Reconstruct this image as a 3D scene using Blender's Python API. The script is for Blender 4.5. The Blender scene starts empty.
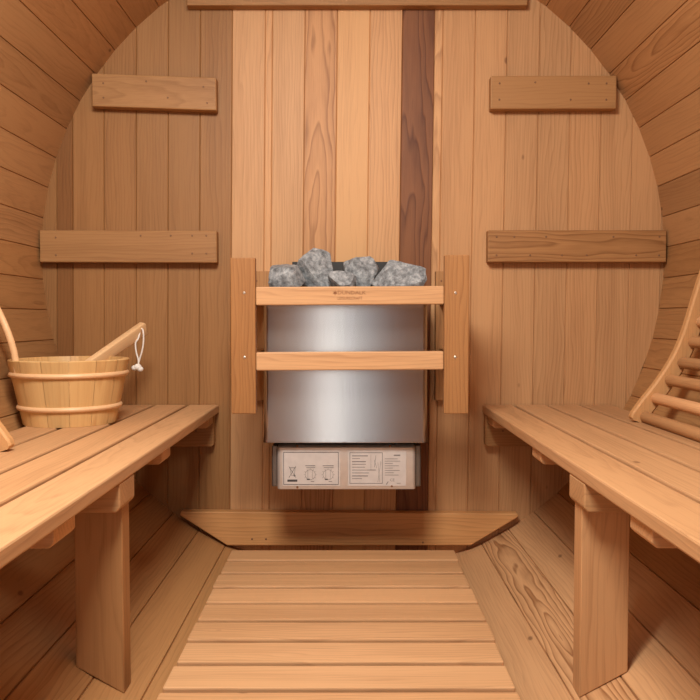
import bpy, bmesh, math, random
from mathutils import Vector, Matrix, noise

random.seed(7)
sc = bpy.context.scene
C = bpy.context.collection
PI = math.pi

# ------------------------------------------------------------------ camera
cam = bpy.data.objects.new('camera', bpy.data.cameras.new('camera'))
C.objects.link(cam)
cam.data.sensor_width = 36.0
cam.data.sensor_fit = 'HORIZONTAL'
cam.data.lens = 783.24 / 700 * 36.0
cam.data.clip_start = 0.02
cam.location = (-0.0135, -2.2567, -0.1813)
cam.rotation_euler = (PI / 2 - 0.0389, 0, -0.0019)
sc.camera = cam

# ------------------------------------------------------------------ light, exposure
w = bpy.data.worlds.new('World')
sc.world = w
w.use_nodes = True
w.node_tree.nodes['Background'].inputs[0].default_value = (0.92, 0.95, 1.0, 1)
w.node_tree.nodes['Background'].inputs[1].default_value = 0.6


def area(name, loc, rot, sx, sy, power, col):
    l = bpy.data.lights.new(name, 'AREA')
    l.shape = 'RECTANGLE'
    l.size, l.size_y = sx, sy
    l.energy = power
    l.color = col
    o = bpy.data.objects.new(name, l)
    C.objects.link(o)
    o.location = loc
    o.rotation_euler = rot
    return o


# daylight in the doorway behind the camera
area('doorway_daylight', (-0.20, -2.74, 0.05), (PI / 2, 0, 0), 0.22, 1.40, 2.8, (1.0, 0.95, 0.90))
# unseen area light under the ceiling, placed for the top light; no fixture
area('unseen_top_light', (-0.22, -1.52, 0.77), (math.radians(30), 0, math.radians(-4)), 0.50, 0.42, 39, (1.0, 0.965, 0.88))

sc.view_settings.view_transform = 'Standard'
sc.view_settings.look = 'None'
sc.view_settings.exposure = -0.14
sc.view_settings.gamma = 1.0
sc.view_settings.use_curve_mapping = False

R = 0.893                 # inner radius of the barrel, axis along y at x = z = 0
RB = 0.915                # the lower half sags a little: vertical half-axis below the middle
FRONT = -2.72             # inner face of the front wall
BX, BZL = 0.0, -0.427     # bench top height


def circ(x, r=R):
    return math.sqrt(max(0.0, r * r - x * x))


def dip(x, r=R):
    return circ(x, r) * RB / R


def rim(a):
    c, s_ = math.cos(a), math.sin(a)
    q = R if s_ >= 0 else 1 / math.sqrt((c / R) ** 2 + (s_ / RB) ** 2)
    return Vector((c * q, 0, s_ * q))


# ------------------------------------------------------------------ materials
def nodes_of(m):
    m.use_nodes = True
    nt = m.node_tree
    return nt, nt.nodes, nt.links, nt.nodes['Principled BSDF']


def wood_material(name, light, dark, rough=0.52, ring=105.0, stain=0.35):
    m = bpy.data.materials.new(name)
    nt, N, L, P = nodes_of(m)

    def math_node(op, a, b=None):
        n = N.new('ShaderNodeMath')
        n.operation = op
        for i, v in enumerate((a, b)):
            if v is None:
                continue
            if isinstance(v, (int, float)):
                n.inputs[i].default_value = v
            else:
                L.new(v, n.inputs[i])
        return n.outputs[0]

    def noise_node(scale_vec, detail, rough_=0.55):
        mp = N.new('ShaderNodeVectorMath')
        mp.operation = 'MULTIPLY'
        mp.inputs[1].default_value = scale_vec
        L.new(gco.outputs['Vector'], mp.inputs[0])
        n = N.new('ShaderNodeTexNoise')
        n.inputs['Scale'].default_value = 1.0
        n.inputs['Detail'].default_value = detail
        n.inputs['Roughness'].default_value = rough_
        L.new(mp.outputs[0], n.inputs['Vector'])
        return n.outputs['Fac']

    gco = N.new('ShaderNodeAttribute')
    gco.attribute_name = 'gco'
    tint = N.new('ShaderNodeAttribute')
    tint.attribute_name = 'tint'
    sep = N.new('ShaderNodeSeparateXYZ')
    L.new(gco.outputs['Vector'], sep.inputs[0])
    b2 = math_node('MULTIPLY', sep.outputs[1], sep.outputs[1])
    c2 = math_node('MULTIPLY', sep.outputs[2], sep.outputs[2])
    r = math_node('SQRT', math_node('ADD', b2, c2))
    warp = noise_node((2.2, 13, 13), 2.0)
    warp2 = noise_node((12.0, 55, 55), 1.0)
    r = math_node('ADD', r, math_node('MULTIPLY', warp, 0.055))
    r = math_node('ADD', r, math_node('MULTIPLY', warp2, 0.005))
    fr = math_node('FRACT', math_node('MULTIPLY', r, ring))
    ramp = N.new('ShaderNodeValToRGB')
    e = ramp.color_ramp.elements
    e[0].position, e[0].color = 0.0, (0.05, 0.05, 0.05, 1)
    e[1].position, e[1].color = 0.62, (0.42, 0.42, 0.42, 1)
    n1 = e.new(0.86); n1.color = (1, 1, 1, 1)
    n2 = e.new(1.0); n2.color = (0.08, 0.08, 0.08, 1)
    L.new(fr, ramp.inputs[0])
    g = math_node('MULTIPLY', ramp.outputs['Color'], tint.outputs['Alpha'])
    fib = noise_node((7, 420, 420), 2.0)
    fib = math_node('MULTIPLY', math_node('SUBTRACT', fib, 0.5), 0.55)
    blot = noise_node((1.6, 22, 22), 3.0)
    blot = math_node('MULTIPLY', math_node('SUBTRACT', blot, 0.5), stain * 2.2)
    f = math_node('ADD', math_node('ADD', g, fib), blot)
    cl = N.new('ShaderNodeClamp')
    L.new(f, cl.inputs[0])
    mix = N.new('ShaderNodeMix')
    mix.data_type = 'RGBA'
    mix.inputs[6].default_value = (*light, 1)
    mix.inputs[7].default_value = (*dark, 1)
    L.new(cl.outputs[0], mix.inputs[0])
    mul = N.new('ShaderNodeMix')
    mul.data_type = 'RGBA'
    mul.blend_type = 'MULTIPLY'
    mul.inputs[0].default_value = 1.0
    L.new(mix.outputs[2], mul.inputs[6])
    L.new(tint.outputs['Color'], mul.inputs[7])
    # small sparse knots
    vm = N.new('ShaderNodeVectorMath')
    vm.operation = 'MULTIPLY'
    vm.inputs[1].default_value = (5.0, 9.0, 4.0)
    L.new(gco.outputs['Vector'], vm.inputs[0])
    vo = N.new('ShaderNodeTexVoronoi')
    vo.inputs['Scale'].default_value = 1.0
    L.new(vm.outputs[0], vo.inputs['Vector'])
    kn = N.new('ShaderNodeMapRange')
    kn.inputs[1].default_value = 0.03
    kn.inputs[2].default_value = 0.060
    kn.inputs[3].default_value = 0.65
    kn.inputs[4].default_value = 0.0
    L.new(vo.outputs['Distance'], kn.inputs[0])
    km = N.new('ShaderNodeMix')
    km.data_type = 'RGBA'
    km.inputs[7].default_value = (0.10, 0.035, 0.012, 1)
    L.new(kn.outputs[0], km.inputs[0])
    L.new(mul.outputs[2], km.inputs[6])
    L.new(km.outputs[2], P.inputs['Base Color'])
    P.inputs['Roughness'].default_value = rough
    P.inputs['Specular IOR Level'].default_value = 0.3
    bp = N.new('ShaderNodeBump')
    bp.inputs['Strength'].default_value = 0.12
    bp.inputs['Distance'].default_value = 0.002
    L.new(f, bp.inputs['Height'])
    L.new(bp.outputs[0], P.inputs['Normal'])
    return m


CEDAR = wood_material('cedar', (0.465, 0.236, 0.092), (0.19, 0.070, 0.020))
PINE = wood_material('pale_pine', (0.68, 0.43, 0.185), (0.44, 0.19, 0.06), 0.38, 70.0, 0.25)


def plain(name, col, rough=0.5, metal=0.0):
    m = bpy.data.materials.new(name)
    nt, N, L, P = nodes_of(m)
    P.inputs['Roughness'].default_value = rough
    P.inputs['Metallic'].default_value = metal
    tc = N.new('ShaderNodeTexCoord')
    n = N.new('ShaderNodeTexNoise')
    n.inputs['Scale'].default_value = 60.0
    L.new(tc.outputs['Object'], n.inputs['Vector'])
    mx = N.new('ShaderNodeMix')
    mx.data_type = 'RGBA'
    mx.inputs[6].default_value = (*[c * 0.88 for c in col], 1)
    mx.inputs[7].default_value = (*[min(1, c * 1.1) for c in col], 1)
    L.new(n.outputs['Fac'], mx.inputs[0])
    L.new(mx.outputs[2], P.inputs['Base Color'])
    return m


def steel_material():
    m = bpy.data.materials.new('brushed_steel')
    nt, N, L, P = nodes_of(m)
    P.inputs['Metallic'].default_value = 1.0
    P.inputs['Roughness'].default_value = 0.30
    tc = N.new('ShaderNodeTexCoord')
    mp = N.new('ShaderNodeMapping')
    mp.inputs['Scale'].default_value = (500, 500, 6)
    L.new(tc.outputs['Object'], mp.inputs[0])
    n = N.new('ShaderNodeTexNoise')
    n.inputs['Scale'].default_value = 1.0
    n.inputs['Detail'].default_value = 2.0
    L.new(mp.outputs[0], n.inputs['Vector'])
    n2 = N.new('ShaderNodeTexNoise')
    n2.inputs['Scale'].default_value = 7.0
    L.new(tc.outputs['Object'], n2.inputs['Vector'])
    mx = N.new('ShaderNodeMix')
    mx.data_type = 'RGBA'
    mx.inputs[6].default_value = (0.53, 0.515, 0.50, 1)
    mx.inputs[7].default_value = (0.60, 0.585, 0.57, 1)
    L.new(n.outputs['Fac'], mx.inputs[0])
    L.new(mx.outputs[2], P.inputs['Base Color'])
    mr = N.new('ShaderNodeMapRange')
    mr.inputs[3].default_value = 0.25
    mr.inputs[4].default_value = 0.29
    L.new(n2.outputs['Fac'], mr.inputs[0])
    P.inputs['Roughness'].default_value = 0.25
    b = N.new('ShaderNodeBump')
    b.inputs['Strength'].default_value = 0.0
    b.inputs['Distance'].default_value = 0.001
    L.new(n.outputs['Fac'], b.inputs['Height'])
    L.new(b.outputs[0], P.inputs['Normal'])
    return m


def rock_material():
    m = bpy.data.materials.new('grey_stone')
    nt, N, L, P = nodes_of(m)
    tc = N.new('ShaderNodeTexCoord')
    n = N.new('ShaderNodeTexNoise')
    n.inputs['Scale'].default_value = 70.0
    n.inputs['Detail'].default_value = 6.0
    n.inputs['Roughness'].default_value = 0.7
    L.new(tc.outputs['Object'], n.inputs['Vector'])
    rp = N.new('ShaderNodeValToRGB')
    e = rp.color_ramp.elements
    e[0].position, e[0].color = 0.30, (0.06, 0.063, 0.068, 1)
    e[1].position, e[1].color = 0.74, (0.56, 0.58, 0.60, 1)
    k = e.new(0.5); k.color = (0.25, 0.265, 0.28, 1)
    L.new(n.outputs['Fac'], rp.inputs[0])
    L.new(rp.outputs[0], P.inputs['Base Color'])
    P.inputs['Roughness'].default_value = 0.8
    b = N.new('ShaderNodeBump')
    b.inputs['Strength'].default_value = 0.7
    b.inputs['Distance'].default_value = 0.004
    L.new(n.outputs['Fac'], b.inputs['Height'])
    L.new(b.outputs[0], P.inputs['Normal'])
    return m


STEEL = steel_material()
ROCK = rock_material()
SCREW = plain('screw_metal', (0.22, 0.11, 0.055), 0.6, 0.3)
BRIGHT = plain('bright_screw', (0.62, 0.55, 0.48), 0.35, 0.9)
DARKSTEEL = plain('dark_steel', (0.20, 0.18, 0.165), 0.35, 0.8)
SATIN = plain('satin_steel', (0.68, 0.64, 0.61), 0.40, 0.5)
BLACK = plain('black_iron', (0.035, 0.033, 0.032), 0.6, 0.3)
STICKER = plain('silver_label', (0.66, 0.62, 0.60), 0.45, 0.25)
INK = plain('dark_ink', (0.06, 0.055, 0.055), 0.7)
GREYINK = plain('grey_ink', (0.22, 0.20, 0.20), 0.7)
BURN = plain('burnt_brand', (0.24, 0.10, 0.04), 0.8)
CORD = plain('white_cord', (0.78, 0.73, 0.68), 0.8)


# ------------------------------------------------------------------ mesh builder
class MB:
    def __init__(self):
        self.v, self.f, self.g, self.t = [], [], [], []

    def add(self, verts, faces, M=None, tint=(1, 1, 1, .3), grain='xyz', ofs=None, smooth=None):
        """verts in a local frame; grain gives which local axes run along / across / through the board"""
        if ofs is None:
            ofs = rnd_grain()
        oa, ob, oc, sl = ofs
        i0 = len(self.v)
        ax = ['xyz'.index(c) for c in grain]
        for p in verts:
            p = Vector(p)
            a, b, c = p[ax[0]], p[ax[1]], p[ax[2]]
            self.g.append((a + oa, b + ob, c + oc + sl * a))
            self.t.append(tint)
            self.v.append(M @ p if M else p)
        self.f += [tuple(i + i0 for i in q) for q in faces]

    def box(self, lo, hi, bev=0.0025, **k):
        v, f = cbox([b - a for a, b in zip(lo, hi)], bev)
        M = Matrix.Translation([(a + b) / 2 for a, b in zip(lo, hi)])
        if 'rot' in k:
            M = M @ k.pop('rot')
        self.add(v, f, M, **k)

    def build(self, name, mat, parent=None, loc=(0, 0, 0), smooth=False):
        base = Vector(parent['_base']) if parent else Vector(loc)
        if parent and loc != (0, 0, 0):
            base = Vector(loc)
        me = bpy.data.meshes.new(name)
        me.from_pydata([tuple(Vector(p) - base) for p in self.v], [], self.f)
        bm = bmesh.new()
        bm.from_mesh(me)
        bmesh.ops.recalc_face_normals(bm, faces=bm.faces)
        bm.to_mesh(me)
        bm.free()
        me.attributes.new('gco', 'FLOAT_VECTOR', 'POINT')
        me.attributes.new('tint', 'FLOAT_COLOR', 'POINT')
        ga, ta = me.attributes['gco'], me.attributes['tint']
        for i in range(len(self.v)):
            ga.data[i].vector = self.g[i]
            ta.data[i].color = self.t[i]
        me.materials.append(mat)
        if smooth:
            for p in me.polygons:
                p.use_smooth = True
            try:
                me.set_sharp_from_angle(angle=math.radians(38))
            except Exception:
                pass
        o = bpy.data.objects.new(name, me)
        C.objects.link(o)
        if parent:
            pb = Vector(parent['_base'])
            o.parent = parent
            o.location = base - pb
            o['_base'] = tuple(base)
        else:
            o.location = base
            o['_base'] = tuple(base)
        return o


def pale(t, k=1.0):
    return (t[0] * (1 + .30 * k), t[1] * (1 + .44 * k), t[2] * (1 + .80 * k), t[3])


def rnd_grain(flat=None):
    flat = random.random() if flat is None else flat
    if flat < 0.45:   # flat-sawn: cathedral figure
        return (random.uniform(-9, 9), random.uniform(-.02, .02), random.uniform(.02, .06), random.choice((-1, 1)) * random.uniform(.02, .07))
    return (random.uniform(-9, 9), random.uniform(.12, .5) * random.choice((-1, 1)), random.uniform(-.1, .1), random.uniform(-.02, .02))


def cbox(s, c):
    hx, hy, hz = s[0] / 2, s[1] / 2, s[2] / 2
    c = min(c, hx * .45, hy * .45, hz * .45)
    bm = bmesh.new()
    bmesh.ops.create_cube(bm, size=1.0)
    for v in bm.verts:
        v.co = Vector((v.co.x * s[0], v.co.y * s[1], v.co.z * s[2]))
    if c > 0:
        bmesh.ops.bevel(bm, geom=bm.edges[:], offset=c, segments=2, profile=.5, affect='EDGES')
    bm.verts.index_update()
    out = [v.co.copy() for v in bm.verts], [[v.index for v in f.verts] for f in bm.faces]
    bm.free()
    return out


def poly_prism(pts, depth, bev=0.0):
    """pts: outline in local x,z ; prism from y=0 back to y=depth ; bevelled"""
    bm = bmesh.new()
    a = [bm.verts.new((x, 0, z)) for x, z in pts]
    b = [bm.verts.new((x, depth, z)) for x, z in pts]
    n = len(pts)
    bm.faces.new(a)
    bm.faces.new(list(reversed(b)))
    for i in range(n):
        j = (i + 1) % n
        bm.faces.new((a[i], b[i], b[j], a[j]))
    bmesh.ops.recalc_face_normals(bm, faces=bm.faces[:])
    if bev:
        bmesh.ops.bevel(bm, geom=bm.edges[:], offset=bev, segments=2, profile=.5, affect='EDGES')
    bm.verts.index_update()
    out = [v.co.copy() for v in bm.verts], [[v.index for v in f.verts] for f in bm.faces]
    bm.free()
    return out


def tube(path, rad, n=12, cap=True, flat=1.0, up=None):
    """swept tube; rad a number or list; rounded caps come from shrinking end radii"""
    V, F = [], []
    pts = [Vector(p) for p in path]
    m = len(pts)
    rr = rad if isinstance(rad, (list, tuple)) else [rad] * m
    prev = None
    for i, p in enumerate(pts):
        t = (pts[min(i + 1, m - 1)] - pts[max(i - 1, 0)]).normalized()
        if prev is None:
            u = up.copy() if up else (Vector((0, 0, 1)) if abs(t.z) < .9 else Vector((1, 0, 0)))
        else:
            u = prev
        u = (u - t * u.dot(t)).normalized()
        prev = u
        s = t.cross(u)
        for k in range(n):
            a = 2 * PI * k / n
            V.append(p + (u * math.cos(a) + s * math.sin(a) * flat) * rr[i])
    for i in range(m - 1):
        for k in range(n):
            j = (k + 1) % n
            F.append((i * n + k, i * n + j, (i + 1) * n + j, (i + 1) * n + k))
    if cap:
        F.append(tuple(range(n))[::-1])
        F.append(tuple((m - 1) * n + k for k in range(n)))
    return V, F


def dowel(a, b, r, n=16):
    a, b = Vector(a), Vector(b)
    d = (b - a).normalized()
    path, rad = [], []
    for k in range(5):
        q = k / 4 * PI / 2
        path.append(a + d * r * .8 * (1 - math.cos(q)) if False else a + d * (r * .8 * (1 - math.cos(q * 1.0))))
        rad.append(max(.0015, r * math.sin(q)) if k else r * .35)
    for k in range(4, -1, -1):
        q = k / 4 * PI / 2
        path.append(b - d * (r * .8 * (1 - math.cos(q))))
        rad.append(r * math.sin(q) if k else r * .35)
    # ends: radius grows while stepping inwards
    seg = path[:5]
    return tube(path, rad, n)


def sweep(path, prof, side, W=None):
    """rectangular-ish profile (list of (s, t)) swept on a path in a plane; side = constant axis of s"""
    pts = [Vector(p) for p in path]
    V, F = [], []
    n = len(prof)
    m = len(pts)
    side = Vector(side)
    for i, p in enumerate(pts):
        t = (pts[min(i + 1, m - 1)] - pts[max(i - 1, 0)]).normalized()
        nrm = t.cross(side).normalized()
        e = min(i, m - 1 - i)
        k_ = (.55, .84, .96)[e] if (W and e < 3) else 1.0
        for s, q in prof:
            V.append(p + side * s + nrm * (W / 2 + (q - W / 2) * k_ if W else q))
    for i in range(m - 1):
        for k in range(n):
            j = (k + 1) % n
            F.append((i * n + k, i * n + j, (i + 1) * n + j, (i + 1) * n + k))
    F.append(tuple(range(n))[::-1])
    F.append(tuple((m - 1) * n + k for k in range(n)))
    return V, F


def smooth_path(pts, sub=6):
    out = []
    P = [Vector(p) for p in pts]
    P = [P[0] * 2 - P[1]] + P + [P[-1] * 2 - P[-2]]
    for i in range(1, len(P) - 2):
        for k in range(sub):
            t = k / sub
            a, b, c, d = P[i - 1], P[i], P[i + 1], P[i + 2]
            out.append(.5 * ((2 * b) + (c - a) * t + (2 * a - 5 * b + 4 * c - d) * t * t + (3 * b - a - 3 * c + d) * t ** 3))
    out.append(P[-2])
    return out


def lathe(prof, n=48, centre=(0, 0, 0)):
    V, F = [], []
    c = Vector(centre)
    for r, z in prof:
        for k in range(n):
            a = 2 * PI * k / n
            V.append(c + Vector((r * math.cos(a), r * math.sin(a), z)))
    for i in range(len(prof) - 1):
        for k in range(n):
            j = (k + 1) % n
            F.append((i * n + k, i * n + j, (i + 1) * n + j, (i + 1) * n + k))
    return V, F


def tint(base=1.0, contrast=.3, var=.07, warm=0.0):
    b = base * (1 + random.uniform(-var, var))
    h = random.uniform(-.03, .03) + warm
    return (b * (1 + h * .2), b * (1 - h * .5), b * (1 - h * 1.2), contrast)


def thing(name, label, cat, loc, group=None):
    o = bpy.data.objects.new(name, None)
    o.empty_display_size = .05
    C.objects.link(o)
    o.location = loc
    o['_base'] = tuple(loc)
    tag(o, label, cat, group)
    return o


def tag(o, label, cat, group=None):
    o['label'] = label
    o['category'] = cat
    if group:
        o['group'] = group
    return o


def struct(o):
    o['kind'] = 'structure'
    return o


def screw(p, parent, mat=None, r=.0028, n=(0, -1, 0)):
    m = MB()
    d = Vector(n)
    V, F = tube([Vector(p) - d * .002, Vector(p) + d * .0006, Vector(p) + d * .0013], [r, r, r * .6], 10)
    m.add(V, F)
    return m.build('screw', mat or SCREW, parent, loc=p)


# ================================================================== THE SETTING
# ---- staves: the curved walls, ceiling and floor are rings of boards running along the barrel
def stave(m, a0, a1, tnt, ofs=None):
    p0, p1 = rim(math.radians(a0)), rim(math.radians(a1))
    pm = (p0 + p1) / 2
    et = (p1 - p0).normalized()
    er = Vector((et.z, 0, -et.x))
    T, c = 0.036, 0.0019
    hw = (p1 - p0).length / 2
    k = (R + T) / R
    prof = [(-hw, c * 1.6), (-hw + c, 0), (hw - c, 0), (hw, c * 1.6), (hw * k, T), (-hw * k, T)]
    V = []
    for y in (0.05, FRONT - .05):
        for s, d in prof:
            V.append((s, y, d))
    n = 6
    F = [tuple((k, (k + 1) % n, n + (k + 1) % n, n + k)) for k in range(n)] + [tuple(range(n))[::-1], tuple(range(n, 2 * n))]
    # local frame: x tangential, y along, z outward
    M = Matrix(((et.x, 0, er.x, pm.x), (et.y, 1, er.y, 0), (et.z, 0, er.z, pm.z), (0, 0, 0, 1)))
    m.add(V, F, M, tint=tnt, grain='yxz', ofs=ofs)


PIT = 5.625
seamsR = [1.6 + PIT * k for k in range(-15, 16)]                 # -82.8 .. 86
seamsL = [173.0 + PIT * k for k in range(-14, 17)]               # 94.2 .. 263
allst = [(a, a + PIT) for a in seamsR[:-1]] + [(seamsR[-1], seamsL[0])] + [(a, a + PIT) for a in seamsL[:-1]]
bot0, bot1 = seamsL[-1], 360 + seamsR[0]
allst += [(bot0, (bot0 + bot1) / 2), ((bot0 + bot1) / 2, bot1)]
ring_parts = {'wall_right': MB(), 'wall_left': MB(), 'ceiling': MB(), 'floor': MB()}
for a0, a1 in allst:
    mid = (a0 + a1) / 2 % 360
    if 58 < mid < 122:
        key = 'ceiling'
    elif 242 < mid < 298:
        key = 'floor'
    elif mid < 58 or mid > 298:
        key = 'wall_right'
    else:
        key = 'wall_left'
    b, con = random.uniform(.82, 1.02), random.uniform(.18, .4)
    ofs = None
    if abs(mid - (360 - 63.1)) < 2.5:      # the strongly figured board beside the duckboard
        b, con, ofs = 1.04, .95, (3.1, .004, .036, .05)
    if abs(mid - 10.0) < 2:
        b = .74
    if abs(mid - 32.5) < 2:
        b, con, ofs = 1.0, .6, (1.4, -.01, .03, .045)
    if abs(mid - 43.8) < 2:
        b, con = .86, .55
    if key == 'floor':
        b *= .98
    tn = tint(b, con, .02)
    if 282 < mid < 309:                     # boards right of the duckboard paler: their stronger light is in the tint
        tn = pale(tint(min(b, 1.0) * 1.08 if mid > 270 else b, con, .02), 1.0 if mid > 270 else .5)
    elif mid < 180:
        tn = pale(tn, .35)  # ceiling and upper staves: missing bounce light added through the tint
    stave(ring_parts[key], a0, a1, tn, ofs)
for k, m in ring_parts.items():
    struct(m.build(k, CEDAR))


# ---- back wall of upright boards
def ux(u):                                    # photo column (at eye level) -> x on the back wall
    return (u - 348.5) / 347.07 - 0.0135


LEAN = 0.011
seam_u = [8, 43, 59, 75, 106, 138, 169.5, 201, 232.5, 265, 272, 304, 336, 368, 400, 432, 440, 472, 503.5, 535.5, 567, 598, 629.5, 660.5, 692]
board_tone = {43: (.70, .3), 59: (.42, .3), 75: (.80, .2), 106: (.78, .35), 138: (.80, .25), 169.5: (.79, .2), 201: (.80, .3), 232.5: (1.04, .2),
              265: (1.12, .3), 272: (1.02, .25), 304: (.92, .75), 336: (1.20, .15), 368: (1.10, .35), 400: (.42, .5), 432: (1.14, .5),
              440: (.98, .2), 472: (1.02, .2), 503.5: (.92, .25), 535.5: (.90, .35), 567: (.96, .35), 598: (.93, .35), 629.5: (.95, .2), 660.5: (.85, .3), 8: (.6, .3)}
mw = MB()
for u0, u1 in zip(seam_u[:-1], seam_u[1:]):
    x0, x1 = ux(u0), ux(u1)
    rr = R + .012
    if abs(x0) >= rr and abs(x1) >= rr:
        continue
    x0, x1 = max(-rr, min(rr, x0)), max(-rr, min(rr, x1))
    c = .0020
    prof = [(x0, .03), (x0, c * 1.5), (x0 + c, 0), (x1 - c, 0), (x1, c * 1.5), (x1, .03)]
    V = []
    xm = (x0 + x1) / 2
    for s in (-1, 1):
        for x, y in prof:
            z = circ(x, rr) if s > 0 else -dip(x, rr)
            V.append((x - xm, y, z))
    n = 6
    F = [tuple((k, (k + 1) % n, n + (k + 1) % n, n + k)) for k in range(n)] + [tuple(range(n))[::-1], tuple(range(n, 2 * n))]
    M = Matrix.Translation((xm, 0, 0)) @ Matrix.Shear('XY', 4, (0, 0)) if False else Matrix(((1, 0, LEAN, xm - LEAN * .2), (0, 1, 0, 0), (0, 0, 1, 0), (0, 0, 0, 1)))
    b, con = board_tone.get(u0, (.95, .3))
    t = tint(b, con, .02)
    if u0 == 400:
        t = (.50, .38, .37, .8)
    if u0 == 336:
        t = (1.16, 1.18, 1.12, .12)
    if u0 == 304:
        t = (1.0, .94, .88, .65)
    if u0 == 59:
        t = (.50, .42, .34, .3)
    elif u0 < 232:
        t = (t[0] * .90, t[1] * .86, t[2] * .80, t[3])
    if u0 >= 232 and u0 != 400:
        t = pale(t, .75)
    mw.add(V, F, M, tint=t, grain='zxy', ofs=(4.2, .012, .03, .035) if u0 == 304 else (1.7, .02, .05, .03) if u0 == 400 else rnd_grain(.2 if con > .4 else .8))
struct(mw.build('wall_back', CEDAR))

# ---- front wall behind the camera, with an open doorway
mf = MB()
DW, DT, DB = .36, .80, -.70
k = -10
for k in range(-10, 11):
    x0, x1 = k * .0905 - .045, k * .0905 + .0455
    x0c, x1c = max(-R - .01, x0), min(R + .01, x1)
    if x1c <= x0c:
        continue
    spans = []
    zt = max(circ(x0c, R + .01), circ(x1c, R + .01))
    zt = min(circ(x0c, R + .012), circ(x1c, R + .012)) + .02
    if max(abs(x0), abs(x1)) > DW + .046:
        spans = [(-zt, zt)]
    else:
        spans = [(-zt, DB), (DT, zt)]
    for z0, z1 in spans:
        if z1 - z0 > .01:
            mf.box((x0c, FRONT - .03, z0), (x1c, FRONT, z1), .001, tint=tint(.95), grain='zxy')
struct(mf.build('wall_front', CEDAR))
mt = MB()
for s in (-1, 1):
    mt.box((s * .405 - .03, FRONT, DB), (s * .405 + .03, FRONT + .02, DT), tint=tint(.9), grain='zxy')
mt.box((-.435, FRONT, DT), (.435, FRONT + .02, DT + .05), tint=tint(.9), grain='xzy')
struct(mt.build('trim_1', CEDAR))


# ================================================================== BATTENS ON THE BACK WALL
def batten(pts, label, tone, con, screws, cen, ofs, group='cedar battens screwed across the back wall', name='wall_batten', cat='batten'):
    root = thing(name, label, cat, (cen[0], 0.0, cen[1]), group)
    m = MB()
    V, F = poly_prism([(x - cen[0], z - cen[1]) for x, z in pts], .034, .003)
    m.add(V, F, Matrix.Translation((cen[0], -.0345, cen[1])), tint=tint(tone, con, .02), grain='xzy', ofs=ofs)
    m.build('board', CEDAR, root)
    for x, z in screws:
        screw((x, -.0345, z), root)
    return root


def quad(x0, z0l, x1, z0r, h):
    return [(x0, z0l - h), (x1, z0r - h), (x1, z0r), (x0, z0l)]


batten(quad(-.733, .5075, -.384, .496, .091), 'short cedar batten near the ceiling on the left of the back wall', .84, .3,
       [(-.70, .48), (-.70, .44), (-.58, .485), (-.52, .44), (-.42, .47), (-.41, .425)], (-.558, .455), (2, .01, .05, .06))
batten(quad(-.886, .0706, -.3855, .0690, .090), 'long cedar batten left of the heater, level with the rocks', .82, .25,
       [(-.415, .055), (-.415, .005), (-.455, .055), (-.515, .055), (-.455, .005), (-.60, .055), (-.84, .05), (-.84, .0)], (-.637, .025), (5, .2, .02, .01))
batten(quad(.3855, .5013, .739, .5025, .092), 'short cedar batten near the ceiling on the right of the back wall', .88, .2,
       [(.41, .48), (.41, .435), (.51, .483), (.61, .435), (.66, .48), (.71, .435), (.71, .48)], (.562, .455), (1, .25, .02, .01))
batten(quad(.3805, .0709, .8860, .0709, .090), 'long cedar batten right of the heater, level with the rocks', .88, .65,
       [(.405, .052), (.405, .0), (.455, .052), (.545, .052), (.50, .0), (.59, .0), (.66, .0), (.735, .052), (.80, .0), (.865, .052), (.865, .0)], (.635, .025), (7, .0, .03, .03))
batten([(-.466, .695), (.487, .696), (.487, .742), (-.466, .742)], 'wide cedar batten across the very top of the back wall', .80, .3, [], (0.01, .73), None)
batten([(-.496, -.742), (-.361, -.829), (.338, -.829), (.474, -.746), (.472, -.737), (-.494, -.731)],
       'cedar kickboard with slanted ends along the foot of the back wall', 1.4, .3,  # kickboard tone raised: frontal light put into its colour
       [(-.29, -.81), (-.25, -.81), (.20, -.82)], (-.01, -.78), (4, .15, .02, .01), None, 'kickboard', 'kickboard')

# ================================================================== DUCKBOARD ON THE FLOOR
ZF = -.7948
root = thing('duckboard', 'pale slatted cedar duckboard covering the floor between the benches', 'duckboard', (-.028, -.95, -.90))
tones = [.98, .96, 1.06, 1.14, 1.02, 1.06, 1.18, 1.16, 1.14, 1.1, 1.15, 1.1, 1.08, 1.12, 1.15, 1.1, 1.1, 1.1, 1.1, 1.1, 1.1, 1.1, 1.1, 1.1, 1.1, 1.1]
for k in range(16):
    y1 = -.192 - k * .0995
    y0 = y1 - .0845
    ms = MB()
    ms.box((-.325 + random.uniform(-.003, .003), y0, ZF - .02), (.268 + random.uniform(-.003, .003), y1, ZF), .003,
           tint=pale(tint(tones[k] * .98, random.uniform(.15, .4), .03), 1.0), grain='xyz', ofs=rnd_grain(.8))
    ms.build('slat', CEDAR, root)
for x in (-.235, .178):
    m = MB()
    m.box((x - .019, -1.78, ZF - .020 - .045), (x + .019, -.20, ZF - .0205), .002, tint=tint(.9), grain='yxz')
    m.build('bearer', CEDAR, root)


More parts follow.
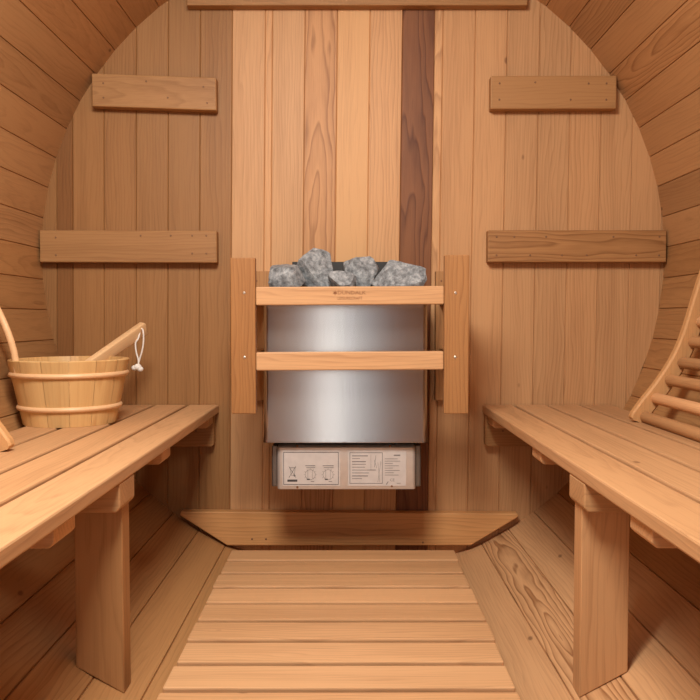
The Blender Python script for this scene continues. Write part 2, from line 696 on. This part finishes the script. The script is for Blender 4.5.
# ================================================================== BENCHES
def bench(side, edge, label, led_x):
    """side -1 left, +1 right; edge = |x| of the aisle edge"""
    root = thing('sauna_bench', label, 'bench', (side * .58, -.93, BZL - .024), 'slatted benches along the two sides')
    s = side
    T = .024
    tl = [.96, .97, .93, .88]
    for k in range(4):
        m = MB()
        a = edge + k * .0955
        b = a + .0850
        lo, hi = sorted((s * a, s * b))
        m.box((lo, -1.86, BZL - T), (hi, -.004, BZL), .0035, tint=pale(tint(tl[k], .22, .03), 1.0), grain='yxz', ofs=rnd_grain(.3 if k == 0 else .8))
        m.build('seat_slat', CEDAR, root)
    zb = BZL - T
    for y0, y1 in ((-.125, -.055), (-.66, -.585), (-1.25, -1.17), (-1.80, -1.73)):
        m = MB()
        zc = zb - .028
        lo, hi = edge + .008, .742
        V, F = poly_prism([(lo, zb), (lo, zc + .007), (lo + .007, zc), (hi - .03, zc), (hi - .01, zb)], y1 - y0, .002)
        V = [Vector((s * v.x, v.y + y0, v.z)) for v in V]
        m.add(V, F, tint=pale(tint(1.06, .3, .04)), grain='xyz')
        m.build('crosspiece', CEDAR, root)
    # ledger on the back wall
    m = MB()
    lo, hi = sorted((s * led_x, s * .72))
    zl0 = zb - .093
    V, F = poly_prism([(led_x, zl0 + .006), (led_x + .006, zl0), (.695, zl0), (.755, zb), (led_x, zb)], .033, .002)
    V = [Vector((s * v.x, v.y - .0335, v.z)) for v in V]
    m.add(V, F, tint=tint(.92, .3), grain='xzy')
    led = m.build('ledger', CEDAR, root)
    for dx in (.05, .20):
        screw((s * (led_x + dx), -.0335, zl0 + .045), led)
    # post standing on the curved floor boards
    yp = -.945
    pi, po = edge + .008, edge + .008 + .082
    m = MB()
    zi, zo = -dip(pi) + .001, -dip(po) + .001
    V, F = poly_prism([(pi, zi), (po, zo), (po, zb), (pi, zb)], .042, .002)
    V = [Vector((s * v.x, v.y + yp, v.z)) for v in V]
    m.add(V, F, tint=pale(tint(1.04 if s > 0 else .92, .25, .02), .8 if s > 0 else .1), grain='zxy', ofs=(3, .2, .02, .01))  # right post paler, left one darker: light from the left put into the tint
    m.build('post', CEDAR, root)
    m = MB()
    V, F = poly_prism([(edge + .001, zb), (edge + .001, zb - .040), (edge + .008, zb - .048), (edge + .30, zb - .048), (edge + .33, zb)], .088, .0025)
    V = [Vector((s * v.x, v.y + yp - .036, v.z)) for v in V]
    m.add(V, F, tint=pale(tint(1.0, .35, .02), .5), grain='xzy')
    m.build('post_cap', CEDAR, root)
    return root


bench(-1, .3876, 'slatted cedar bench on the left carrying the round bucket', .398)
bench(1, .3727, 'slatted cedar bench on the right below the seven-rung backrest', .377)


# ================================================================== HEATER
HX = -.0211
hr = thing('sauna_heater', 'brushed steel wall heater filled with grey rocks behind the guard rail', 'heater', (HX, 0, -.62))


def plan_shell(w, yf, yb, rc, n=5):
    pts = [(-w / 2, yb)]
    for k in range(n + 1):
        a = PI + k / n * PI / 2
        pts.append((-w / 2 + rc + rc * math.cos(a), yf + rc + rc * math.sin(a)))
    for k in range(n + 1):
        a = 1.5 * PI + k / n * PI / 2
        pts.append((w / 2 - rc + rc * math.cos(a), yf + rc + rc * math.sin(a)))
    pts.append((w / 2, yb))
    return pts


def shell_mesh(levels, closed_bottom=False, thick=.0015):
    """levels: (z, w, yf, yb, rc). open-backed sheet with thickness by a second inner skin"""
    V, F = [], []
    n = None
    for z, w, yf, yb, rc in levels:
        for x, y in plan_shell(w, yf, yb, rc):
            V.append((HX + x, y, z))
        n = len(plan_shell(w, yf, yb, rc))
    for i in range(len(levels) - 1):
        for k in range(n - 1):
            F.append((i * n + k, i * n + k + 1, (i + 1) * n + k + 1, (i + 1) * n + k))
        F.append((i * n + n - 1, i * n, (i + 1) * n, (i + 1) * n + n - 1))
    if closed_bottom:
        F.append(tuple(range(n)))
    return V, F


ZT, ZB = -.112, -.4964
m = MB()
V, F = shell_mesh([(ZT, .404, -.252, -.045, .012), (ZT, .418, -.259, -.04, .012), (ZB + .02, .420, -.260, -.04, .012), (ZB + .004, .424, -.264, -.04, .012),
                   (ZB, .424, -.264, -.04, .012), (ZB, .40, -.24, -.045, .012)])
m.add(V, F)
m.build('outer_casing', STEEL, hr, smooth=True)
m = MB()   # stone basket inside
m.box((HX - .196, -.248, ZB + .02), (HX + .196, -.062, -.119), .002)
m.build('stone_basket', BLACK, hr)
m = MB()
m.box((HX - .15, -.060, ZB + .02), (HX + .15, -.045, -.020), .002)
m.build('back_plate', BLACK, hr)
m = MB()
m.box((HX - .12, -.046, -.42), (HX + .12, -.0003, -.18), .002)
m.build('wall_bracket', BLACK, hr)
# lower terminal box
cz0, cz1 = -.622, -.5075
m = MB()
cx_ = (278 + 412) / 2
V, F = shell_mesh([(cz0, .352, -.226, -.06, .006), (cz0, .358, -.236, -.05, .008), (cz0 + .004, .360, -.238, -.05, .010), (cz1 - .006, .360, -.238, -.05, .010), (cz1, .352, -.230, -.05, .008), (cz1, .2, -.12, -.06, .008)], True)
m.add(V, F, Matrix.Translation((.002, 0, 0)))
tb = m.build('terminal_box', SATIN, hr, smooth=True)
for s in (-1, 1):   # dark cheeks at both ends of the box
    m = MB()
    m.box((HX + .002 + s * .187 - .008, -.225, cz0 + .004), (HX + .002 + s * .187 + .008, -.05, cz1 - .002), .004)
    m.build('end_cheek', DARKSTEEL, hr)
m = MB()
m.box((HX - .13, -.222, cz1 - .004), (HX + .13, -.08, ZB + .024), .002)
m.build('neck', BLACK, hr)
for u, v in ((297, 446.5), (390, 446.5), (297, 488), (392, 487)):
    x = (u - 348.5) * 2.02 / 783.2 - .0135
    z = -.1813 - (v - 319.5) * 2.02 / 783.2
    screw((x, -.2385, z), tb, SCREW, .003)

YS = -.2385   # front of the box


def px(u, v):
    d = 2.0185
    return (u - 348.5) * d / 783.2 - .0135, -.1813 - (v - 319.5) * d / 783.2


def text_geo(body, size):
    cu = bpy.data.curves.new('t', 'FONT')
    cu.body = body
    cu.size = size
    cu.align_x = 'CENTER'
    cu.align_y = 'CENTER'
    cu.resolution_u = 2
    o = bpy.data.objects.new('t', cu)
    C.objects.link(o)
    bpy.context.view_layer.update()
    me = bpy.data.meshes.new_from_object(o.evaluated_get(bpy.context.evaluated_depsgraph_get()))
    V = [v.co.copy() for v in me.vertices]
    F = [list(p.vertices) for p in me.polygons]
    bpy.data.objects.remove(o)
    bpy.data.curves.remove(cu)
    bpy.data.meshes.remove(me)
    return V, F


class Print(MB):
    def bar(self, u0, v0, u1, v1, y=None):
        y = y if y is not None else YS - .0012
        x0, z0 = px(u0, v0)
        x1, z1 = px(u1, v1)
        self.box((min(x0, x1), y - .0002, min(z0, z1)), (max(x0, x1), y + .0002, max(z0, z1)), 0)

    def frame(self, u0, v0, u1, v1, t=.45):
        self.bar(u0, v0, u1, v0 + t); self.bar(u0, v1 - t, u1, v1)
        self.bar(u0, v0, u0 + t, v1); self.bar(u1 - t, v0, u1, v1)

    def text(self, s, u, v, size, y=None):
        x, z = px(u, v)
        V, F = text_geo(s, size)
        y = y if y is not None else YS - .0013
        self.add([(p.x + x, y, p.y + z) for p in V], F)

    def ring(self, u, v, r, t=.0006, n=20, sy=1.0):
        x, z = px(u, v)
        V, F = [], []
        for k in range(n):
            a = 2 * PI * k / n
            for q in (r, r - t):
                V.append((x + q * math.cos(a), YS - .0013, z + q * math.sin(a) * sy))
        for k in range(n):
            j = (k + 1) % n
            F.append((2 * k, 2 * j, 2 * j + 1, 2 * k + 1))
        self.add(V, F)

    def line(self, u0, v0, u1, v1, t=.0007):
        x0, z0 = px(u0, v0); x1, z1 = px(u1, v1)
        d = Vector((x1 - x0, 0, z1 - z0)).normalized()
        n = Vector((-d.z, 0, d.x)) * t / 2
        a, b = Vector((x0, YS - .0013, z0)), Vector((x1, YS - .0013, z1))
        self.add([a + n, b + n, b - n, a - n], [(0, 1, 2, 3)])


def plate(u0, v0, u1, v1, name):
    m = MB()
    x0, z1 = px(u0, v0)
    x1, z0 = px(u1, v1)
    m.box((x0, YS - .0009, z0), (x1, YS + .0005, z1), .0002)
    return m.build(name, STICKER, hr)


pl = plate(282.0, 451.2, 340.0, 487.0, 'instruction_plate')
p = Print()
p.frame(283.0, 452.6, 338.5, 485.6, .5)
p.bar(287, 480.4, 297, 482.6)                                    # crossed-out bin with black bar
for a in ((288.5, 467, 295.5, 478.5), (295.5, 467, 288.5, 478.5)):
    p.line(*a, .0010)
p.line(289, 468.5, 295.5, 468.5, .0012); p.line(290, 469, 290.8, 476, .0008); p.line(294.8, 469, 294, 476, .0008)
p.line(290.8, 476, 294, 476, .0010); p.ring(294.2, 476.4, .0024, .0012)
for cu_, w_ in ((310, 5), (328, 5.5)):                           # two dial diagrams with captions
    p.bar(cu_ - w_, 466.2, cu_ + w_, 466.7); p.bar(cu_ - w_ + 1, 468.2, cu_ + w_, 468.6)
    p.ring(cu_, 475.5, .0135, .0007); p.line(cu_ - 2.4, 471, cu_ - 2.4, 480, .0007); p.line(cu_ + 2.2, 471, cu_ + 2.2, 480, .0005)
    p.bar(cu_ - 3.4, 479.6, cu_ - 0.4, 480.8)
    p.bar(cu_ + .5, 482.2, cu_ + 4, 482.6)
    for q in range(9):
        a = math.radians(210 - q * 30)
        p.line(cu_ + 5.6 * math.cos(a), 475.5 - 5.6 * math.sin(a), cu_ + 6.6 * math.cos(a), 475.5 - 6.6 * math.sin(a), .0006)
p.build('printed_symbols', INK, pl)
pl = plate(348.0, 451.2, 406.5, 487.0, 'rating_plate')
p = Print()
p.frame(349.6, 453.0, 382.8, 484.6, .55)
for r_, (a, b) in enumerate(((352, 368), (352, 360), (352, 366), (352, 366), (352, 365), (352, 374), (352, 369), (352, 368), (352, 362))):
    v = 456 + r_ * 2.9
    p.bar(a, v, b, v + (.9 if r_ in (0, 2, 7) else .55))
p.line(371, 455, 371, 471, .0007); p.line(376, 456, 374.5, 468, .0011); p.line(374.5, 461, 377, 469, .0009)
p.line(378, 463, 380, 483, .0008); p.line(381, 462, 378, 483, .0008); p.bar(371, 470.5, 376, 471.1)
p.bar(394, 455.2, 400.5, 456.6)
for r_ in range(8):
    v = 459.2 + r_ * 2.35
    p.bar(385, v, 385 + (13, 15.5, 8, 14, 8, 15, 9, 14)[r_], v + .5)
p.text('CE', 392.5, 481.0, .0105)
p.line(386.5, 485.5, 388.5, 482.5, .002)
p.bar(397, 484, 401, 484.5)
p.build('printed_text', GREYINK, pl)


# ---- rocks: every rock its own thing, resting on the stone basket
def rock(cx, cy, zbase, sx, sy, sz, rot, seed, label):
    rng = random.Random(seed)
    bm = bmesh.new()
    bmesh.ops.create_icosphere(bm, subdivisions=4, radius=1.0)
    planes = []
    for k in range(9):
        n = Vector((rng.gauss(0, 1), rng.gauss(0, 1), rng.gauss(0, 1))).normalized()
        planes.append((n, rng.uniform(.42, .80)))
    for v in bm.verts:
        for _ in range(2):
            for n, d in planes:
                e = v.co.dot(n) - d
                if e > 0:
                    v.co -= n * e
        v.co *= 1 + .035 * noise.noise(v.co * 2.3 + Vector((seed, 0, 0))) + .025 * noise.noise(v.co * 7 + Vector((0, seed, 0)))
    lo = [min(v.co[i] for v in bm.verts) for i in range(3)]
    hi = [max(v.co[i] for v in bm.verts) for i in range(3)]
    Rm = Matrix.Rotation(rot, 3, 'Y')
    for v in bm.verts:
        p = Vector([(v.co[i] - (lo[i] + hi[i]) / 2) / (hi[i] - lo[i]) for i in range(3)])
        v.co = Rm @ Vector((p.x * sx, p.y * sy, p.z * sz))
    for i, s_ in enumerate((sx, sy, sz)):
        a_, b_ = min(v.co[i] for v in bm.verts), max(v.co[i] for v in bm.verts)
        for v in bm.verts:
            v.co[i] = (v.co[i] - (a_ + b_) / 2) / (b_ - a_) * s_
    zl = min(v.co.z for v in bm.verts)
    m = MB()
    bm.verts.index_update()
    m.add([v.co + Vector((cx, cy, zbase - zl)) for v in bm.verts], [[v.index for v in f.verts] for f in bm.faces])
    bm.free()
    o = m.build('sauna_rock', ROCK, loc=(cx, cy, zbase))
    for pp in o.data.polygons:
        pp.use_smooth = True
    o.data.set_sharp_from_angle(angle=math.radians(24))
    tag(o, label, 'rock', 'grey rocks on top of the heater')
    return o


def rx(u, y):
    return (u - 348.5) * (y + 2.2567) / 783.2 - .0135


ZR = -.1185
rock(rx(288, -.20), -.205, ZR, .098, .08, .084, .05, 5, 'low grey rock at the left end of the heater top')
rock(rx(314, -.16), -.165, ZR, .124, .085, .128, .72, 12, 'tallest grey rock, tilted up beside the left end rock')
rock(rx(342, -.225), -.222, ZR, .074, .045, .064, .25, 23, 'smallest dark rock lying low in the middle of the heater')
rock(rx(361, -.15), -.150, ZR, .096, .085, .106, -.45, 31, 'steep grey rock right of the middle, leaning on the largest one')
rock(rx(398, -.19), -.195, ZR, .146, .09, .094, .08, 44, 'broad pale grey rock at the right end of the heater top')

# ================================================================== HEATER GUARD
gr = thing('heater_guard', 'cedar guard rail of two uprights and two bars around the heater', 'guard rail', (-.01, 0, -.41))
YG = -.357
for s, x0, x1, zt in ((-1, -.2987, -.2390, -.0320), (1, .2190, .2785, -.0250)):
    m = MB()
    m.box((x0, YG, -.4107), (x1, YG + .024, zt), .002, tint=((.80, .72, .62, .4) if s < 0 else (.86, .80, .74, .4)), grain='zxy', ofs=(2 + s, .06, .02, .02))
    up = m.build('upright', CEDAR, gr)
    for z in (-.117, -.273):
        screw(((x0 + x1) / 2 - s * .003, YG, z), up, BRIGHT, .0035)
    xc = -.262 if s < 0 else .262
    m = MB()
    m.box((xc - .028, -.030, -.412), (xc + .028, -.0005, -.044), .002, tint=tint(.95, .4), grain='zxy')
    wb = m.build('wall_board', CEDAR, gr)
    screw((xc - s * -.012 if s < 0 else xc - .012, -.030, -.072), wb)
    for z in (-.123, -.282):
        m = MB()
        m.box((xc - .017, YG + .0245, z - .019), (xc + .017, -.0302, z + .019), .0015, tint=tint(.95, .3), grain='yxz')
        m.build('arm', CEDAR, gr)
for z0, z1, t in ((-.1455, -.1010, 1.02), (-.3045, -.2600, 1.08)):
    m = MB()
    dz = .0035
    V, F = cbox((.2185 + .2388, .030, z1 - z0), .003)
    M = Matrix.Translation(((-.2388 + .2185) / 2, YG + .020, (z0 + z1) / 2)) @ Matrix.Rotation(-.006, 4, 'Y')
    m.add(V, F, M, tint=pale(tint(t, .25, .01)), grain='xzy', ofs=(6, .3, .02, .01))
    bar = m.build('bar', CEDAR, gr)
    if z0 > -.2:
        mm = MB()
        yb = YG + .0045
        for body, zz, size in (('DUNDALK', -.1165, .0125), ('LEISURECRAFT', -.1300, .0105)):
            V, F = text_geo(body, size)
            off = -.006 if body == 'DUNDALK' else -.010
            mm.add([(v.x * (1.15 if body == 'DUNDALK' else .88) + off, yb, v.y + zz) for v in V], F)
        # leaf-like mark before the first word
        lx, lz = -.046, -.1165
        star = []
        for k in range(12):
            a = PI / 2 + k * PI / 6
            rr = .0065 if k % 2 == 0 else .003
            star.append((lx + rr * math.cos(a), yb, lz + rr * math.sin(a)))
        mm.add(star, [tuple(range(12))])
        mm.build('burnt_lettering', BURN, bar)

# ================================================================== BUCKET AND LADLE
BXc, BYc, BZ0, BZ1 = -.680, -.385, BZL, -.2745
r0, r1 = .106, .138
bk = thing('wooden_bucket', 'round pale pine bucket with two hoops standing on the left bench', 'bucket', (BXc, BYc, BZ0))
m = MB()
NS = 14
for k in range(NS):
    a0, a1 = 2 * PI * k / NS + .1, 2 * PI * (k + 1) / NS + .1
    V, F = [], []
    na = 4
    g = .0012
    lev = [(BZ0 + .0004, r0), (BZ1 - .002, r1 - .0004), (BZ1, r1 - .002)]
    cols = []
    for q in range(na + 1):
        a = a0 + (a1 - a0) * q / na
        if q == 0: a += g / r1 * .4
        if q == na: a -= g / r1 * .4
        dr = -.0007 if q in (0, na) else 0
        ring = [(r + dr, z) for z, r in lev] + [(r1 - .014, BZ1), (r0 - .013, BZ0 + .02)]
        for r, z in ring:
            V.append((BXc + r * math.cos(a), BYc + r * math.sin(a), z))
    n = 5
    for q in range(na):
        for j in range(n - 1):
            F.append((q * n + j, (q + 1) * n + j, (q + 1) * n + j + 1, q * n + j + 1))
    Vl = [(p[2], math.atan2(p[1] - BYc, p[0] - BXc) * .13 if True else 0, 0.0) for p in V]
    i0 = len(m.v)
    t = tint(random.uniform(.88, 1.06), random.choice((.15, .25, .5)), .02)
    m.add(V, F, tint=t)
    oa, ob, oc, sl = rnd_grain(.2 if k % 3 == 0 else .9)
    for i, p in enumerate(Vl):
        m.g[i0 + i] = (p[0] + oa, (p[1] % .0583) - .029 + ob, oc + sl * p[0])
m.build('staves', PINE, bk, smooth=True)
m = MB()
V, F = lathe([(.001, BZ0 + .012), (r0 - .003, BZ0 + .012), (r0 - .003, BZ0 + .022), (.001, BZ0 + .022)], 40, (BXc, BYc, 0))
m.add(V, F, tint=tint(.9), grain='xyz')
m.build('base', PINE, bk, smooth=True)
for zc in (-.309, -.386):
    rr = r0 + (r1 - r0) * (zc - BZ0) / (BZ1 - BZ0)
    m = MB()
    pr = []
    for k in range(13):
        a = 2 * PI * k / 12
        pr.append((rr + .0005 + .0052 * math.cos(a), zc + .0062 * math.sin(a)))
    V, F = lathe(pr, 56, (BXc, BYc, 0))
    m.add(V, F, tint=(1.10, 1.08, 1.35, .1), ofs=(0, .3, 0, 0), grain='xzy')
    m.build('hoop', PINE, bk, smooth=True)
# bent-wood handle rising at the wall side
pts = []
nx, ny = -.918, -.396            # the handle's plane runs along this side of the rim
for q in range(21):
    t = q / 20 * PI
    h = math.sin(t) ** .55
    off = .114 + .010 * h + .034 * h ** 2
    al = -.050 * math.cos(t)
    pts.append((BXc + nx * off - .396 * al, BYc + ny * off + .918 * al, -.315 + .162 * h))
m = MB()
V, F = tube(pts, .0078, 12, flat=.9)
m.add(V, F, tint=(1.14, 1.12, 1.4, .15), ofs=(0, .3, 0, 0), grain='yzx')
m.build('handle', PINE, bk, smooth=True)

tip = Vector((-.561, -.17, -.1986))
mid = Vector((-.644, -.31, -.282))
dv = (tip - mid).normalized()
low = mid - dv * .165
ld = thing('sauna_ladle', 'pale wooden ladle with a white cord leaning in the bucket', 'ladle', tuple(low))
m = MB()
L_ = (tip - low).length + .004
xa = dv
up = Vector((0, -.55, 1)); up = (up - xa * up.dot(xa)).normalized()
sd = up.cross(xa)
M = Matrix(((xa.x, sd.x, up.x, 0), (xa.y, sd.y, up.y, 0), (xa.z, sd.z, up.z, 0), (0, 0, 0, 1)))
V, F = cbox((L_, .020, .033), .004)
V = [Vector((v.x, v.y * (1.0 if v.x > 0 else .85), v.z * (1.08 if v.x > 0 else .8) - (.008 * max(0, v.x / (L_ / 2)) ** 3))) for v in V]
mpos = low + xa * L_ / 2
m.add(V, F, Matrix.Translation(mpos) @ M, tint=(1.12, 1.16, 1.45, .15), ofs=(1, .3, 0, 0), grain='xyz')
m.build('handle', PINE, ld, smooth=True)
m = MB()
V, F = lathe([(.004, -.030), (.020, -.026), (.032, -.010), (.035, .012), (.032, .012), (.029, -.008), (.018, -.022), (.004, -.025)], 28)
m.add(V, F, Matrix.Translation(low + Vector((.004, .008, -.004))), tint=(1.05, 1.0, .95, .2))
m.build('bowl', PINE, ld, smooth=True)
hole = tip - xa * .010
d_ = hole.y + 2.2567


def lp(u, v, y):
    dd = y + 2.2567
    return Vector(((u - 348.5) * dd / 783.2 - .0135, y, -.1813 - (v - 319.5) * dd / 783.2))


yk = hole.y - .024
cordp = [lp(141.5, 328, yk + .02), lp(143.2, 331, yk - .003), lp(143.6, 340, yk - .004), lp(142.2, 350, yk - .003), lp(139.2, 360, yk), lp(138.0, 365, yk)]
cordq = [lp(141.0, 328, yk + .02), lp(138.5, 338, yk + .006), lp(135.6, 343, yk + .004), lp(136.2, 352, yk + .002), lp(138.2, 360, yk), lp(138.0, 365, yk)]
m = MB()
for cp in (cordp, cordq):
    V, F = tube(smooth_path(cp, 5), .0021, 8)
    m.add(V, F)
m.build('cord', CORD, ld, smooth=True)
m = MB()
kc = lp(137.4, 367.2, yk)
for (du, dz, r) in ((0, 0, .0105), (-.008, -.002, .0085), (.007, -.005, .0082)):
    V, F = lathe([(.0004 if abs(abs(q) - 6) < .1 else r * math.cos(q / 6 * PI / 2), r * .85 * math.sin(q / 6 * PI / 2)) for q in range(-6, 7)], 14, kc + Vector((du, 0, dz)))
    m.add(V, F)
m.build('knot', CORD, ld, smooth=True)


# ================================================================== BACKRESTS
def backrest(side, yfar, length, dx, label):
    s = side
    root = thing('curved_backrest', label, 'backrest', (s * (.70 + dx), yfar - length / 2, BZL), 'curved wooden backrests on the benches')
    edge = [(.672, -.4205), (.6655, -.4045), (.687, -.374), (.722, -.329), (.757, -.2736), (.7815, -.218), (.802, -.149), (.816, -.101), (.829, -.06), (.842, -.01), (.85, .05), (.853, .10)]
    path = smooth_path([(s * (x + dx), 0, z) for x, z in edge[1:]], 5)
    W = .040
    T = .024
    for y in (yfar, yfar - length):
        m = MB()
        prof = [(-T / 2, .004), (-T / 2 + .004, 0), (T / 2 - .004, 0), (T / 2, .004), (T / 2, W - .004), (T / 2 - .004, W), (-T / 2 + .004, W), (-T / 2, W - .004)]
        pts = [p + Vector((0, y, 0)) for p in path]
        d0 = (pts[0] - pts[1]).normalized()
        pts = [pts[0] + d0 * .013, pts[0] + d0 * .010, pts[0] + d0 * .004] + pts
        V, F = sweep(pts, prof, (0, 1, 0) if s < 0 else (0, -1, 0), W)
        V = [Vector((v.x, v.y, max(v.z, BZL + .0003))) for v in V]
        m.add(V, F, tint=(1.30, 1.38, 1.5, .12), ofs=(0, .3, 0, 0), grain='zxy')
        m.build('side_rail', PINE if False else CEDAR, root, smooth=True)
    rungs = [(.694, -.4135, .86), (.7195, -.369, 1.16), (.752, -.3256, .95), (.781, -.284, .84), (.8055, -.235, .95), (.823, -.187, 1.12), (.8355, -.14, .95), (.846, -.09, .9), (.856, -.035, 1.0), (.862, .025, .95)]
    for x, z, t in rungs:
        m = MB()
        V, F = dowel((s * (x + dx), yfar - T / 2 + .003, z), (s * (x + dx), yfar - length + T / 2 - .003, z), .0138)
        m.add(V, F, tint=pale(tint(t, .2, .01), .6 if t < 1.1 else 1.2), grain='yxz', ofs=(random.uniform(0, 5), .3, 0, 0))
        m.build('rung', CEDAR, root, smooth=True)
    return root


backrest(1, -.383, .62, 0.0, 'curved rung backrest leaning on the wall above the right bench')
backrest(-1, -.80, .62, -.022, 'curved backrest on the left bench in front of the bucket, only its foot in view')

for o in bpy.data.objects:
    if '_base' in o:
        del o['_base']
